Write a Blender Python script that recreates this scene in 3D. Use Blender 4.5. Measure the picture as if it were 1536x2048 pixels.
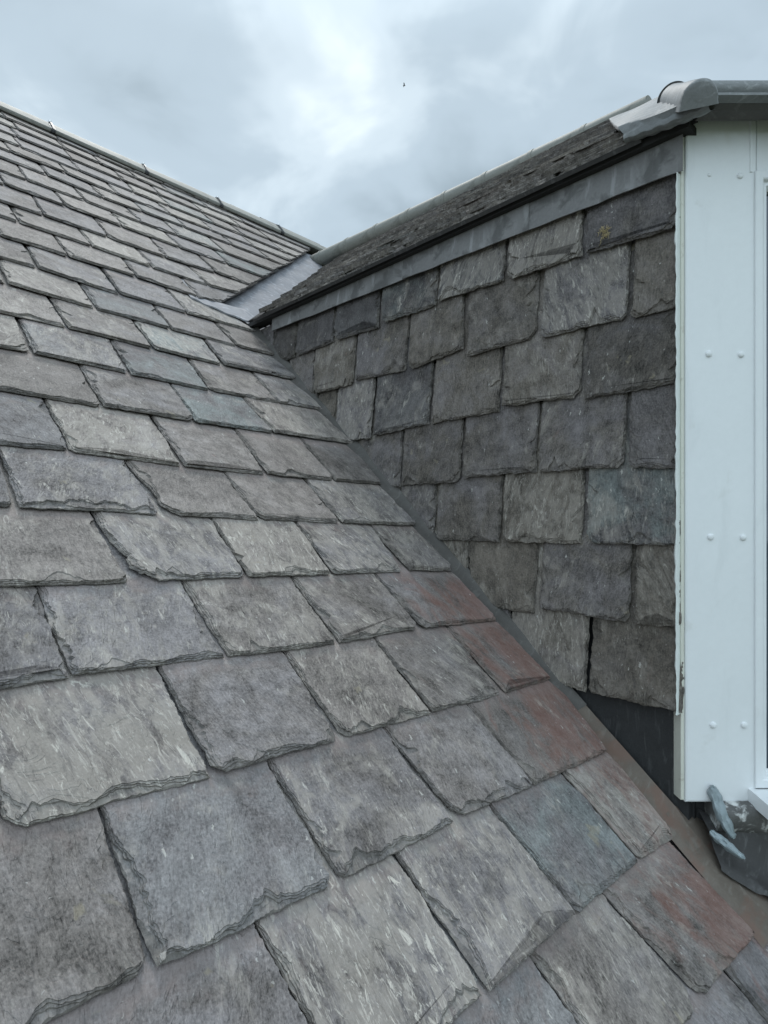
import bpy, math, random
import numpy as np
from mathutils import Matrix, Vector
for o in list(bpy.data.objects): bpy.data.objects.remove(o)
SC = bpy.context.scene
COL = SC.collection
R = math.radians

# ------------------------------------------------------------------ camera
F, CX, CY = 1217.0, 768.0, 1075.0          # focal length and horizon in photo pixels
EYE = np.array([0.0, 0.0, 7.0])            # eye height above the ground
cam_d = bpy.data.cameras.new('camera')
cam_d.sensor_fit = 'VERTICAL'; cam_d.sensor_height = 36.0
cam_d.lens = F/2048*36.0
cam_d.shift_y = (CY-1024)/2048
cam_d.clip_start = 0.02; cam_d.clip_end = 5000
cam = bpy.data.objects.new('camera', cam_d); COL.objects.link(cam)
cam.location = EYE; cam.rotation_euler = (R(90), 0, 0)
SC.camera = cam

# ------------------------------------------------------------------ world and sun
SUN_EL, SUN_AZ = 60.0, -18.0              # high, beyond the main roof, behind the cloud
w = bpy.data.worlds.new('World'); SC.world = w; w.use_nodes = True
nt = w.node_tree; nt.nodes.clear()
def nd(t, kind, **kw):
    n = t.nodes.new(kind)
    for k, v in kw.items(): setattr(n, k, v)
    return n
def lk(t, a, b): t.links.new(a, b)
sky = nd(nt, 'ShaderNodeTexSky', sky_type='NISHITA', sun_disc=False, sun_elevation=R(SUN_EL), sun_rotation=R(SUN_AZ))
bg1 = nd(nt, 'ShaderNodeBackground'); bg1.inputs['Strength'].default_value = 0.1
lk(nt, sky.outputs[0], bg1.inputs['Color'])
tc = nd(nt, 'ShaderNodeTexCoord')
sep = nd(nt, 'ShaderNodeSeparateXYZ'); lk(nt, tc.outputs['Generated'], sep.inputs[0])
def wmath(op, a, b=None, c=None, clamp=False):
    n = nd(nt, 'ShaderNodeMath', operation=op, use_clamp=clamp)
    for i, v in enumerate((a, b, c)):
        if v is None: continue
        if isinstance(v, (int, float)): n.inputs[i].default_value = v
        else: lk(nt, v, n.inputs[i])
    return n.outputs[0]
# cloud layer: directions projected on a flat cloud base so it compresses to the horizon
zc = wmath('MAXIMUM', sep.outputs[2], 0.03)
den = wmath('ADD', zc, 0.25)
cb = nd(nt, 'ShaderNodeCombineXYZ')
lk(nt, wmath('DIVIDE', sep.outputs[0], den), cb.inputs[0]); lk(nt, wmath('DIVIDE', sep.outputs[1], den), cb.inputs[1])
def wnoise(scale, det, rough, off, dist=0.0):
    m = nd(nt, 'ShaderNodeMapping'); m.inputs['Location'].default_value = off; lk(nt, cb.outputs[0], m.inputs[0])
    n = nd(nt, 'ShaderNodeTexNoise'); n.inputs['Scale'].default_value = scale; n.inputs['Detail'].default_value = det
    n.inputs['Roughness'].default_value = rough; n.inputs['Distortion'].default_value = dist
    lk(nt, m.outputs[0], n.inputs['Vector']); return n.outputs['Fac']
n1 = wnoise(1.9, 5, 0.48, (3.1, 1.7, 0), 0.35)
n2 = wnoise(4.6, 4, 0.5, (8.3, 4.2, 0), 0.5)
def lobe(u, v, width, amp):                # a brighter or darker bank of cloud in a direction
    d = Vector(((u-CX)/F, 1, -(v-CY)/F)).normalized()
    dp = nd(nt, 'ShaderNodeVectorMath', operation='DOT_PRODUCT'); lk(nt, tc.outputs['Generated'], dp.inputs[0]); dp.inputs[1].default_value = d
    a = wmath('SUBTRACT', 1.0, dp.outputs['Value'])
    return wmath('MULTIPLY', wmath('EXPONENT', wmath('MULTIPLY', a, -1.0/(width*width/2))), amp)
s = wmath('ADD', wmath('MULTIPLY', wmath('SUBTRACT', n1, 0.5), 1.7), wmath('MULTIPLY', wmath('SUBTRACT', n2, 0.5), 0.75))
for L in ((700, 185, 0.085, .17), (820, 90, 0.13, .15), (1090, 110, 0.16, .12), (60, 60, 0.14, .06), (420, 260, .16, -.04), (330, 60, .12, -.03),
          (900, 330, .14, -.10), (560, 330, .12, -.05), (1480, 60, .14, -.05), (1250, 20, .1, -.05)):
    s = wmath('ADD', s, lobe(*L))
fac = wmath('ADD', s, 0.40, clamp=True)
ramp = nd(nt, 'ShaderNodeValToRGB')
cr = ramp.color_ramp; cr.interpolation = 'EASE'
cr.elements[0].position = 0.1; cr.elements[0].color = (.355, .445, .505, 1)
cr.elements[1].position = 1.0; cr.elements[1].color = (.92, 1.03, 1.07, 1)
e = cr.elements.new(0.45); e.color = (.50, .612, .695, 1)
e = cr.elements.new(0.68); e.color = (.665, .785, .865, 1)
lk(nt, fac, ramp.inputs[0])
bg2 = nd(nt, 'ShaderNodeBackground'); lk(nt, ramp.outputs[0], bg2.inputs['Color'])
# overcast sky: the zenith is brighter than the lower sky
zen = wmath('MULTIPLY_ADD', wmath('MAXIMUM', wmath('SUBTRACT', sep.outputs[2], 0.62), 0.0), 2.6, 0.98)
# unseen sky behind the viewer, brightened to fill the white front and roof
beh = wmath('MULTIPLY', wmath('MAXIMUM', wmath('MULTIPLY', sep.outputs[1], -1.0), 0.0), 1.15)
zen = wmath('ADD', zen, beh)
lk(nt, zen, bg2.inputs['Strength'])
mx = nd(nt, 'ShaderNodeMixShader'); mx.inputs[0].default_value = 0.92
lk(nt, bg1.outputs[0], mx.inputs[1]); lk(nt, bg2.outputs[0], mx.inputs[2])
wo = nd(nt, 'ShaderNodeOutputWorld'); lk(nt, mx.outputs[0], wo.inputs['Surface'])

sun_d = bpy.data.lights.new('sun', 'SUN'); sun_d.energy = 1.5; sun_d.angle = R(16); sun_d.color = (1.0, .97, .93)
sun = bpy.data.objects.new('sun', sun_d); COL.objects.link(sun)
az = R(SUN_AZ)
sdir = Vector((math.sin(az)*math.cos(R(SUN_EL)), math.cos(az)*math.cos(R(SUN_EL)), math.sin(R(SUN_EL))))
sun.rotation_euler = sdir.to_track_quat('Z', 'Y').to_euler()
SC.view_settings.view_transform = 'Standard'; SC.view_settings.look = 'None'
SC.view_settings.exposure = 0.18; SC.view_settings.gamma = 1.0
SC.cycles.use_denoising = True

# ------------------------------------------------------------------ frames
def unit(v): v = np.array(v, float); return v/np.linalg.norm(v)
TH = R(41.3)                               # pitch of the main roof
CV = unit((-1192/F, 1, 0))                 # level direction into the roof, along the dormer side
RV = np.array([CV[1], -CV[0], 0.0])        # level direction along the ridge
UP = np.array([0, 0, 1.0])
UPS = math.cos(TH)*CV + math.sin(TH)*UP    # up the slope
NR = np.cross(RV, UPS)
class Frame:
    def __init__(s, o, x, y):
        s.o, s.x, s.y = np.array(o, float), unit(x), unit(y); s.n = np.cross(s.x, s.y)
    def mat(s):
        return Matrix(((s.x[0], s.y[0], s.n[0], s.o[0]), (s.x[1], s.y[1], s.n[1], s.o[1]), (s.x[2], s.y[2], s.n[2], s.o[2]), (0, 0, 0, 1)))
    def px(s, u, v):                       # where the sight line of a photo pixel meets this plane
        q = np.array([(u-CX)/F, 1.0, -(v-CY)/F])
        p = q*(((s.o-EYE) @ s.n)/(q @ s.n)) + EYE - s.o
        return np.array([p @ s.x, p @ s.y])
    def w(s, a, b, h=0.0): return s.o + a*s.x + b*s.y + h*s.n
    def loc(s, p):
        d = np.array(p) - s.o; return np.array([d @ s.x, d @ s.y, d @ s.n])
ROOF = Frame(EYE - NR, RV, UPS)
SW = 1.762                                 # the dormer side stands at this distance along the roof
CHEEK = Frame(EYE - NR*0 + RV*SW - CV*0, -CV, UP)
YF = 1.676                                 # window front
XB0, XB1 = (1371.5-CX)/F*YF, (1514-CX)/F*YF
FRONT = Frame(EYE + np.array([0, YF, 0]), (1, 0, 0), (0, 0, 1))
SE, ZE = 1.70, 1.142                       # dormer eave
PH = R(36.9)                               # dormer pitch
DORM = Frame(EYE + RV*SE + UP*ZE, -CV, math.cos(PH)*RV + math.sin(PH)*UP)

# ------------------------------------------------------------------ materials
def mat(name):
    m = bpy.data.materials.new(name); m.use_nodes = True
    t = m.node_tree; b = t.nodes['Principled BSDF']; return m, t, b
class T:                                   # small node helper
    def __init__(s, t): s.t = t
    def m(s, op, a, b=None, c=None, clamp=False):
        n = nd(s.t, 'ShaderNodeMath', operation=op, use_clamp=clamp)
        for i, v in enumerate((a, b, c)):
            if v is None: continue
            if isinstance(v, (int, float)): n.inputs[i].default_value = v
            else: lk(s.t, v, n.inputs[i])
        return n.outputs[0]
    def noise(s, vec, scale, det=3, rough=.55, dist=0.0, col=False):
        n = nd(s.t, 'ShaderNodeTexNoise'); n.inputs['Scale'].default_value = scale; n.inputs['Detail'].default_value = det
        n.inputs['Roughness'].default_value = rough; n.inputs['Distortion'].default_value = dist
        lk(s.t, vec, n.inputs['Vector']); return n.outputs['Color' if col else 'Fac']
    def map(s, vec, scale=(1, 1, 1), loc=(0, 0, 0), rot=(0, 0, 0)):
        n = nd(s.t, 'ShaderNodeMapping'); n.inputs['Scale'].default_value = scale; n.inputs['Location'].default_value = loc
        n.inputs['Rotation'].default_value = rot; lk(s.t, vec, n.inputs['Vector']); return n.outputs[0]
    def step(s, v, a, b, lo=0.0, hi=1.0):
        n = nd(s.t, 'ShaderNodeMapRange', interpolation_type='SMOOTHSTEP')
        n.inputs['From Min'].default_value = a; n.inputs['From Max'].default_value = b
        n.inputs['To Min'].default_value = lo; n.inputs['To Max'].default_value = hi
        lk(s.t, v, n.inputs['Value']); return n.outputs[0]
    def mix(s, f, a, b, mode='MIX'):
        n = nd(s.t, 'ShaderNodeMix', data_type='RGBA', blend_type=mode)
        for i, v in ((0, f), (6, a), (7, b)):
            if isinstance(v, (int, float)): n.inputs[i].default_value = v
            elif isinstance(v, tuple): n.inputs[i].default_value = (*v, 1)
            else: lk(s.t, v, n.inputs[i])
        return n.outputs[2]
    def bump(s, h, strength, dist, prev=None):
        n = nd(s.t, 'ShaderNodeBump'); n.inputs['Strength'].default_value = strength; n.inputs['Distance'].default_value = dist
        lk(s.t, h, n.inputs['Height'])
        if prev: lk(s.t, prev, n.inputs['Normal'])
        return n.outputs[0]

def slate_material(name, base_a, base_b, gain, streak_pale, warm, rust=1.0):
    m, t, b = mat(name); k = T(t)
    uv = nd(t, 'ShaderNodeUVMap', uv_map='slate_uv'); sp = nd(t, 'ShaderNodeSeparateXYZ'); lk(t, uv.outputs[0], sp.inputs[0])
    at = nd(t, 'ShaderNodeAttribute', attribute_name='look'); sc_ = nd(t, 'ShaderNodeSeparateColor'); lk(t, at.outputs['Color'], sc_.inputs[0])
    bright, tint, red, edge = sc_.outputs[0], sc_.outputs[1], sc_.outputs[2], at.outputs['Alpha']
    at2 = nd(t, 'ShaderNodeAttribute', attribute_name='seed'); rnd = at2.outputs['Fac']
    at3 = nd(t, 'ShaderNodeAttribute', attribute_name='gauge'); gauge = at3.outputs['Fac']
    cmb = nd(t, 'ShaderNodeCombineXYZ'); lk(t, sp.outputs[0], cmb.inputs[0]); lk(t, sp.outputs[1], cmb.inputs[1]); lk(t, rnd, cmb.inputs[2])
    P = cmb.outputs[0]
    # grain runs along the slope, at a slightly different skew on every slate
    rot = nd(t, 'ShaderNodeVectorRotate', rotation_type='Z_AXIS'); lk(t, P, rot.inputs['Vector'])
    lk(t, k.m('MULTIPLY', k.m('SINE', k.m('MULTIPLY', rnd, 7.3)), 0.30), rot.inputs['Angle'])
    G = rot.outputs[0]
    big = k.noise(P, 7, 4, .6, .6)
    med = k.noise(P, 26, 5, .65, .4)
    fine = k.noise(P, 190, 3, .7)
    grain = k.noise(k.map(G, (95, 26, 1)), 1, 5, .68, 1.6)
    grain2 = k.noise(k.map(G, (330, 95, 1)), 1, 3, .7, 1.0)
    h1_ = k.m('FRACT', k.m('MULTIPLY', rnd, 7.137)); h2_ = k.m('FRACT', k.m('MULTIPLY', rnd, 3.719)); h3_ = k.m('FRACT', k.m('MULTIPLY', rnd, 11.413))
    cleft = nd(t, 'ShaderNodeValToRGB'); els = cleft.color_ramp.elements
    els[0].position = 0; els[0].color = (0, 0, 0, 1); els[1].position = 1; els[1].color = (1, 1, 1, 1)
    for p, q in ((.36, .0), (.368, .3), (.46, .34), (.468, .55), (.56, .58), (.568, .8), (.66, .84), (.668, 1.0)):
        x = els.new(p); x.color = (q, q, q, 1)
    lk(t, k.noise(k.map(G, (10, 4.5, 1)), 1, 5, .58, .9), cleft.inputs[0])
    blue = k.step(k.m('ADD', tint, k.m('MULTIPLY', k.m('SUBTRACT', big, .5), 1.3)), .2, .85)
    c = k.mix(blue, base_a, base_b)
    green = k.m('MULTIPLY', k.step(tint, .86, 1.0), k.step(big, .35, .6))
    c = k.mix(k.m('MULTIPLY', green, .8), c, tuple(x*y for x, y in zip(base_b, (.84, 1.04, 1.0))))
    # tone: broad patches, cleft layers of slightly different stone, grain, and a little grit
    v = k.m('ADD', 1.0, k.m('MULTIPLY', k.m('SUBTRACT', big, .5), 1.7))
    v = k.m('ADD', v, k.m('MULTIPLY', k.m('SUBTRACT', cleft.outputs[0], .5), .28))
    v = k.m('ADD', v, k.m('MULTIPLY', k.m('SUBTRACT', med, .5), k.m('ADD', .9, k.m('MULTIPLY', h1_, 1.2))))
    v = k.m('ADD', v, k.m('MULTIPLY', k.m('SUBTRACT', grain, .5), k.m('ADD', .8, k.m('MULTIPLY', h2_, 1.1))))
    v = k.m('ADD', v, k.m('MULTIPLY', k.m('SUBTRACT', grain2, .5), 1.2))
    v = k.m('ADD', v, k.m('MULTIPLY', k.m('SUBTRACT', fine, .5), 1.6))
    v = k.m('MULTIPLY', v, k.m('MULTIPLY', bright, 2.0*gain))
    hv = nd(t, 'ShaderNodeVectorMath', operation='SCALE'); lk(t, c, hv.inputs[0]); lk(t, v, hv.inputs['Scale']); c = hv.outputs[0]
    # red iron staining
    gp = nd(t, 'ShaderNodeNewGeometry'); dp_ = nd(t, 'ShaderNodeVectorMath', operation='DOT_PRODUCT'); lk(t, gp.outputs['Position'], dp_.inputs[0]); dp_.inputs[1].default_value = tuple(RV)
    du_ = nd(t, 'ShaderNodeVectorMath', operation='DOT_PRODUCT'); lk(t, gp.outputs['Position'], du_.inputs[0]); du_.inputs[1].default_value = tuple(UPS)
    sw_ = k.m('SUBTRACT', dp_.outputs['Value'], float((EYE-NR) @ RV)); tw_ = k.m('SUBTRACT', du_.outputs['Value'], float((EYE-NR) @ UPS))
    band = k.m('MULTIPLY', k.m('MULTIPLY', k.step(sw_, 1.30, 1.66), k.step(tw_, 1.10, .80)), rust)
    rn = k.step(k.m('ADD', k.m('MULTIPLY_ADD', k.noise(k.map(G, (13, 5.5, 1)), 1, 6, .68, .9), 1.5, -.25), k.m('ADD', k.m('MULTIPLY', red, .22), k.m('MULTIPLY', band, .35))), .72, 1.08)
    c = k.mix(k.m('MULTIPLY', rn, .62), c, k.mix(med, (.20, .085, .062), (.25, .15, .125)))
    # pinkish mortar dust washed out from under the slates above
    up = k.m('SUBTRACT', gauge, sp.outputs[1])
    dust = k.m('MULTIPLY', k.step(k.m('ADD', up, k.m('MULTIPLY', k.m('SUBTRACT', med, .5), .16)), .05, -.01), k.m('MULTIPLY', k.step(up, -.035, -.004), warm))
    c = k.mix(dust, c, (.31, .25, .232))
    # pale lime scratches and lichen, gathered in patches
    own = k.m('MULTIPLY', k.m('MULTIPLY', h3_, h3_), h3_)         # some slates carry a lot of lime, most only a little
    patch = k.step(k.noise(P, 8.5, 4, .65, .6), k.m('SUBTRACT', .60, k.m('MULTIPLY', own, .22)), .70) if False else k.step(k.m('ADD', k.noise(P, 8.5, 4, .65, .6), k.m('SUBTRACT', k.m('MULTIPLY', own, .36), .06)), .46, .66)
    tail = k.m('MULTIPLY', k.step(sp.outputs[1], .11, .0), k.m('ADD', .35, own))
    patch = k.m('MAXIMUM', patch, tail)
    film = k.step(k.m('ADD', k.noise(k.map(G, (22, 9, 1), (5, 1, 0)), 1, 6, .72, 1.0), k.m('MULTIPLY', own, .10)), .46, .64)
    c = k.mix(k.m('MULTIPLY', k.m('MULTIPLY', film, patch), streak_pale*.5), c, (.41, .37, .325))
    scr = k.step(k.noise(k.map(G, (100, 22, 1), (3, 5, 0)), 1, 4, .66, 1.4), .555, .635)
    c = k.mix(k.m('MULTIPLY', k.m('MULTIPLY', scr, patch), k.m('MULTIPLY', k.m('ADD', .38, k.m('MULTIPLY', own, .42)), streak_pale*.75)), c, (.51, .47, .42))
    lim = k.step(k.noise(k.map(G, (46, 15, 1), (9, 2, 0)), 1, 6, .72, 1.2), .585, .65)
    c = k.mix(k.m('MULTIPLY', k.m('MULTIPLY', lim, patch), k.m('MULTIPLY', k.m('ADD', .48, k.m('MULTIPLY', own, .42)), streak_pale)), c, (.58, .54, .48))
    dk = k.step(k.noise(k.map(G, (34, 12, 1), (1, 8, 0)), 1, 5, .68, .9), .56, .72)
    c = k.mix(k.m('MULTIPLY', dk, .42), c, (.088, .084, .082))
    ring = k.m('MULTIPLY', k.step(k.noise(P, 15, 3, .6, .4), .66, .72), k.m('GREATER_THAN', h2_, .6))
    c = k.mix(k.m('MULTIPLY', ring, .4), c, (.33, .285, .20))
    # short pale flecks along the grain, and grit specks
    wv = nd(t, 'ShaderNodeVectorMath', operation='MULTIPLY_ADD'); lk(t, k.noise(P, 140, 2, .6, 0, True), wv.inputs[0]); wv.inputs[1].default_value = (.012, .012, 0); lk(t, G, wv.inputs[2])
    for sc2, st2, thr, r0, amt, cc in ((95, .24, .88, .20, .7, (.52, .50, .46)), (62, .6, .90, .14, .5, (.60, .59, .56)), (170, .4, .86, .22, .45, (.48, .46, .43))):
        vo = nd(t, 'ShaderNodeTexVoronoi'); vo.inputs['Scale'].default_value = sc2; vo.inputs['Randomness'].default_value = 1.0
        lk(t, k.map(wv.outputs[0], (1, st2, 1)), vo.inputs['Vector'])
        vs = nd(t, 'ShaderNodeSeparateColor'); lk(t, vo.outputs['Color'], vs.inputs[0])
        rad = k.m('MULTIPLY', vs.outputs[1], r0)
        dd = k.m('SUBTRACT', vo.outputs['Distance'], rad)
        spk = k.m('MULTIPLY', k.step(dd, .05, -.02), k.m('GREATER_THAN', k.m('ADD', vs.outputs[0], k.m('MULTIPLY', k.m('SUBTRACT', big, .5), .9)), thr))
        c = k.mix(k.m('MULTIPLY', spk, amt), c, cc)
    # broken edges: brownish layered stone
    c = k.mix(k.m('MULTIPLY', edge, .6), c, k.mix(k.step(med, .35, .65), (.080, .073, .066), (.20, .182, .16)))
    lk(t, c, b.inputs['Base Color'])
    b.inputs['Roughness'].default_value = .62
    lk(t, k.m('ADD', .60, k.m('MULTIPLY', med, .25)), b.inputs['Roughness'])
    b.inputs['Specular IOR Level'].default_value = .28
    # relief: cleavage steps, grain, grit
    nb = k.bump(cleft.outputs[0], .9, .0042)
    nb = k.bump(big, .6, .006, nb)
    nb = k.bump(grain, .8, .0018, nb)
    nb = k.bump(k.m('ADD', fine, grain2), .7, .0009, nb)
    lk(t, nb, b.inputs['Normal'])
    return m
M = {}
M['slate'] = slate_material('weathered_slate', (.214, .189, .174), (.196, .181, .181), .89, 1.0, .5)
M['cheek_slate'] = slate_material('shaded_slate', (.166, .143, .121), (.146, .132, .132), .75, .75, .0, 0.0)  # darker copy of the slate: the dormer side's shade is put into its colour

def plain(name, col, rough=.6, spec=.4, var=.25, scale=9, streak=None, metal=0.0, bumpd=.002, stain=None, stretch=(1, 1, 1), fine=.2):
    m, t, b = mat(name); k = T(t)
    tcn = nd(t, 'ShaderNodeTexCoord'); P = tcn.outputs['Object']
    Q = k.map(P, stretch)
    n_ = k.noise(Q, scale, 5, .6, .4); f_ = k.noise(P, scale*14, 3, .65)
    v = k.m('ADD', k.m('ADD', 1.0, k.m('MULTIPLY', k.m('SUBTRACT', n_, .5), 2*var)), k.m('MULTIPLY', k.m('SUBTRACT', f_, .5), 2*fine))
    hv = nd(t, 'ShaderNodeVectorMath', operation='SCALE'); hv.inputs[0].default_value = col; lk(t, v, hv.inputs['Scale']); c = hv.outputs[0]
    if streak:
        s_ = k.step(k.noise(k.map(P, streak[1]), 1, 4, .6, .5), .52, .70)
        c = k.mix(k.m('MULTIPLY', s_, streak[2]), c, streak[0])
    if stain:
        s_ = k.step(k.noise(P, stain[1], 4, .6, .6), stain[3], stain[3]+.14)
        c = k.mix(k.m('MULTIPLY', s_, stain[2]), c, stain[0])
    lk(t, c, b.inputs['Base Color']); lk(t, k.m('ADD', rough-.08, k.m('MULTIPLY', n_, .16)), b.inputs['Roughness'])
    b.inputs['Specular IOR Level'].default_value = spec; b.inputs['Metallic'].default_value = metal
    nb = k.bump(n_, .5, bumpd); nb = k.bump(f_, .35, bumpd*.25, nb); lk(t, nb, b.inputs['Normal'])
    return m
M['lead'] = plain('weathered_lead', (.225, .226, .245), .72, .5, .28, 8, ((.44, .45, .49), (40, 7, 20), .6), bumpd=.008, stain=((.17, .17, .185), 9, .6, .52))
M['hip_lead'] = plain('hip_lead', (.20, .206, .208), .62, .5, .25, 10, ((.40, .41, .415), (10, 50, 50), .5), bumpd=.010, stain=((.13, .13, .13), 14, .5, .55))
M['cheek_lead'] = plain('dull_lead_flashing', (.185, .18, .178), .5, .45, .4, 7, ((.32, .32, .32), (30, 6, 3), .7), bumpd=.006, stain=((.075, .073, .07), 9, .75, .50))
M['dark_lead'] = plain('black_felt', (.038, .038, .039), .75, .25, .35, 14, ((.10, .10, .10), (60, 14, 20), .35), bumpd=.003)
M['rust_lead'] = plain('stained_lead', (.135, .112, .092), .6, .4, .4, 11, ((.27, .25, .22), (70, 8, 20), .3), bumpd=.003, stain=((.165, .098, .074), 6.5, .7, .48))
M['apron'] = plain('dark_weathered_lead', (.048, .046, .046), .5, .45, .4, 12, ((.2, .2, .2), (60, 14, 20), .35), bumpd=.003)
M['soaker'] = plain('grey_lead_soaker', (.085, .079, .073), .6, .4, .4, 14, ((.17, .165, .155), (70, 8, 20), .4), bumpd=.004)
M['ridge'] = plain('ridge_tile_clay', (.245, .243, .218), .62, .35, .2, 5, ((.32, .32, .295), (5, 50, 50), .5), bumpd=.003, stain=((.12, .12, .105), 8, .5, .56))
M['clip'] = plain('dark_metal_clip', (.06, .062, .065), .45, .5, .3, 30)
M['bright_metal'] = plain('bright_screw', (.7, .7, .7), .3, .5, .1, 30, metal=.9)
M['white'] = plain('white_plastic', (.79, .805, .81), .34, .45, .05, 4, ((.66, .68, .68), (16, 3, 2.2), .35), bumpd=.0012, fine=.03, stain=((.56, .56, .52), 9, .3, .60))
M['cream'] = plain('cream_edge', (.66, .66, .58), .5, .4, .1, 14, bumpd=.001, fine=.05, stain=((.40, .37, .30), 22, .6, .58))
M['bead'] = plain('white_sealant', (.74, .77, .74), .5, .4, .12, 30, bumpd=.004, fine=.1)
M['smear'] = plain('grey_sealant', (.25, .295, .31), .4, .5, .10, 9, ((.42, .49, .52), (40, 20, 9), .4), bumpd=.0012, fine=.03)
M['splash'] = plain('painted_lead_roll', (.115, .112, .108), .6, .4, .5, 16, bumpd=.006, stain=((.66, .66, .64), 21, .95, .47), fine=.35)
M['wood'] = plain('eave_board', (.035, .034, .034), .8, .2, .3, 12)
M['straw'] = plain('dried_straw', (.42, .34, .20), .8, .2, .3, 60)
M['ground'] = plain('garden_ground', (.10, .115, .07), .9, .2, .3, .4)
M['bird'] = plain('bird_feather', (.03, .03, .032), .7, .3, .2, 60)
m, t, b = mat('window_glass'); b.inputs['Base Color'].default_value = (.055, .075, .10, 1); b.inputs['Roughness'].default_value = .04
b.inputs['Specular IOR Level'].default_value = .8; M['glass'] = m

# ------------------------------------------------------------------ object helpers
def empty(name, frame_or_loc, label=None, cat=None):
    o = bpy.data.objects.new(name, None); COL.objects.link(o); o.empty_display_size = .2
    if isinstance(frame_or_loc, Frame): o.matrix_world = frame_or_loc.mat()
    else: o.location = frame_or_loc
    if label: o['label'] = label; o['category'] = cat
    return o
bpy.context.view_layer.update()
def build(name, verts, faces, material, parent=None, base=None, smooth=False, pmat=None):
    """verts in world space when base is None, else in base's frame; the mesh is stored about its own centre"""
    V = np.array(verts, float)
    if base is not None: V = base.o + V[:, :1]*base.x + V[:, 1:2]*base.y + V[:, 2:3]*base.n
    inv = (pmat.inverted() if pmat is not None else Matrix())
    A = np.array(inv)[:3, :3]; B = np.array(inv)[:3, 3]
    V = V @ A.T + B
    c = V.mean(0); V = V - c
    me = bpy.data.meshes.new(name); me.from_pydata(V.tolist(), [], faces); me.materials.append(material)
    if smooth:
        me.polygons.foreach_set('use_smooth', [True]*len(me.polygons))
        try: me.set_sharp_from_angle(angle=R(40))
        except Exception: pass
    me.update()
    o = bpy.data.objects.new(name, me); COL.objects.link(o); o.location = c
    if parent: o.parent = parent
    return o
class MB:
    def __init__(s): s.v = []; s.f = []
    def add(s, v, f):
        n = len(s.v); s.v += [tuple(x) for x in v]; s.f += [tuple(i+n for i in q) for q in f]; return s
    def box(s, a0, a1, b0, b1, h0, h1, ch=0.0):
        """a box, its top (h1) edges chamfered by ch"""
        if ch <= 0:
            v = [(a0, b0, h0), (a1, b0, h0), (a1, b1, h0), (a0, b1, h0), (a0, b0, h1), (a1, b0, h1), (a1, b1, h1), (a0, b1, h1)]
            return s.add(v, [(3, 2, 1, 0), (4, 5, 6, 7), (0, 1, 5, 4), (1, 2, 6, 5), (2, 3, 7, 6), (3, 0, 4, 7)])
        v = [(a0, b0, h0), (a1, b0, h0), (a1, b1, h0), (a0, b1, h0), (a0, b0, h1-ch), (a1, b0, h1-ch), (a1, b1, h1-ch), (a0, b1, h1-ch),
             (a0+ch*.3, b0+ch*.3, h1-ch*.3), (a1-ch*.3, b0+ch*.3, h1-ch*.3), (a1-ch*.3, b1-ch*.3, h1-ch*.3), (a0+ch*.3, b1-ch*.3, h1-ch*.3),
             (a0+ch, b0+ch, h1), (a1-ch, b0+ch, h1), (a1-ch, b1-ch, h1), (a0+ch, b1-ch, h1)]
        f = [(3, 2, 1, 0), (12, 13, 14, 15)]
        for k in (0, 4, 8):
            for i in range(4):
                j = (i+1) % 4; f.append((k+i, k+j, k+4+j, k+4+i))
        return s.add(v, f)
    def sweep(s, prof, path, close_prof=False, caps=False):
        """prof(i) -> ring of 3D points for path station i"""
        rings = [prof(i) for i in range(path)]
        n = len(rings[0]); v = [p for r in rings for p in r]; f = []
        for i in range(path-1):
            for j in range(n if close_prof else n-1):
                k = (j+1) % n; f.append((i*n+j, i*n+k, (i+1)*n+k, (i+1)*n+j))
        if caps: f.append(tuple(range(n))[::-1]); f.append(tuple((path-1)*n+j for j in range(n)))
        return s.add(v, f)
    def done(s, name, material, parent=None, base=None, smooth=False, pmat=None): return build(name, s.v, s.f, material, parent, base, smooth, pmat)
def vnoise(rng, n, cell):
    """smooth 1-D noise in -1..1 with features about `cell` samples long"""
    m = max(3, int(n/cell)+4); k = rng.uniform(-1, 1, m)
    x = np.linspace(0, m-2.001, n); i = x.astype(int); f = x-i; f = f*f*(3-2*f)
    return k[i]*(1-f) + k[i+1]*f

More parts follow.
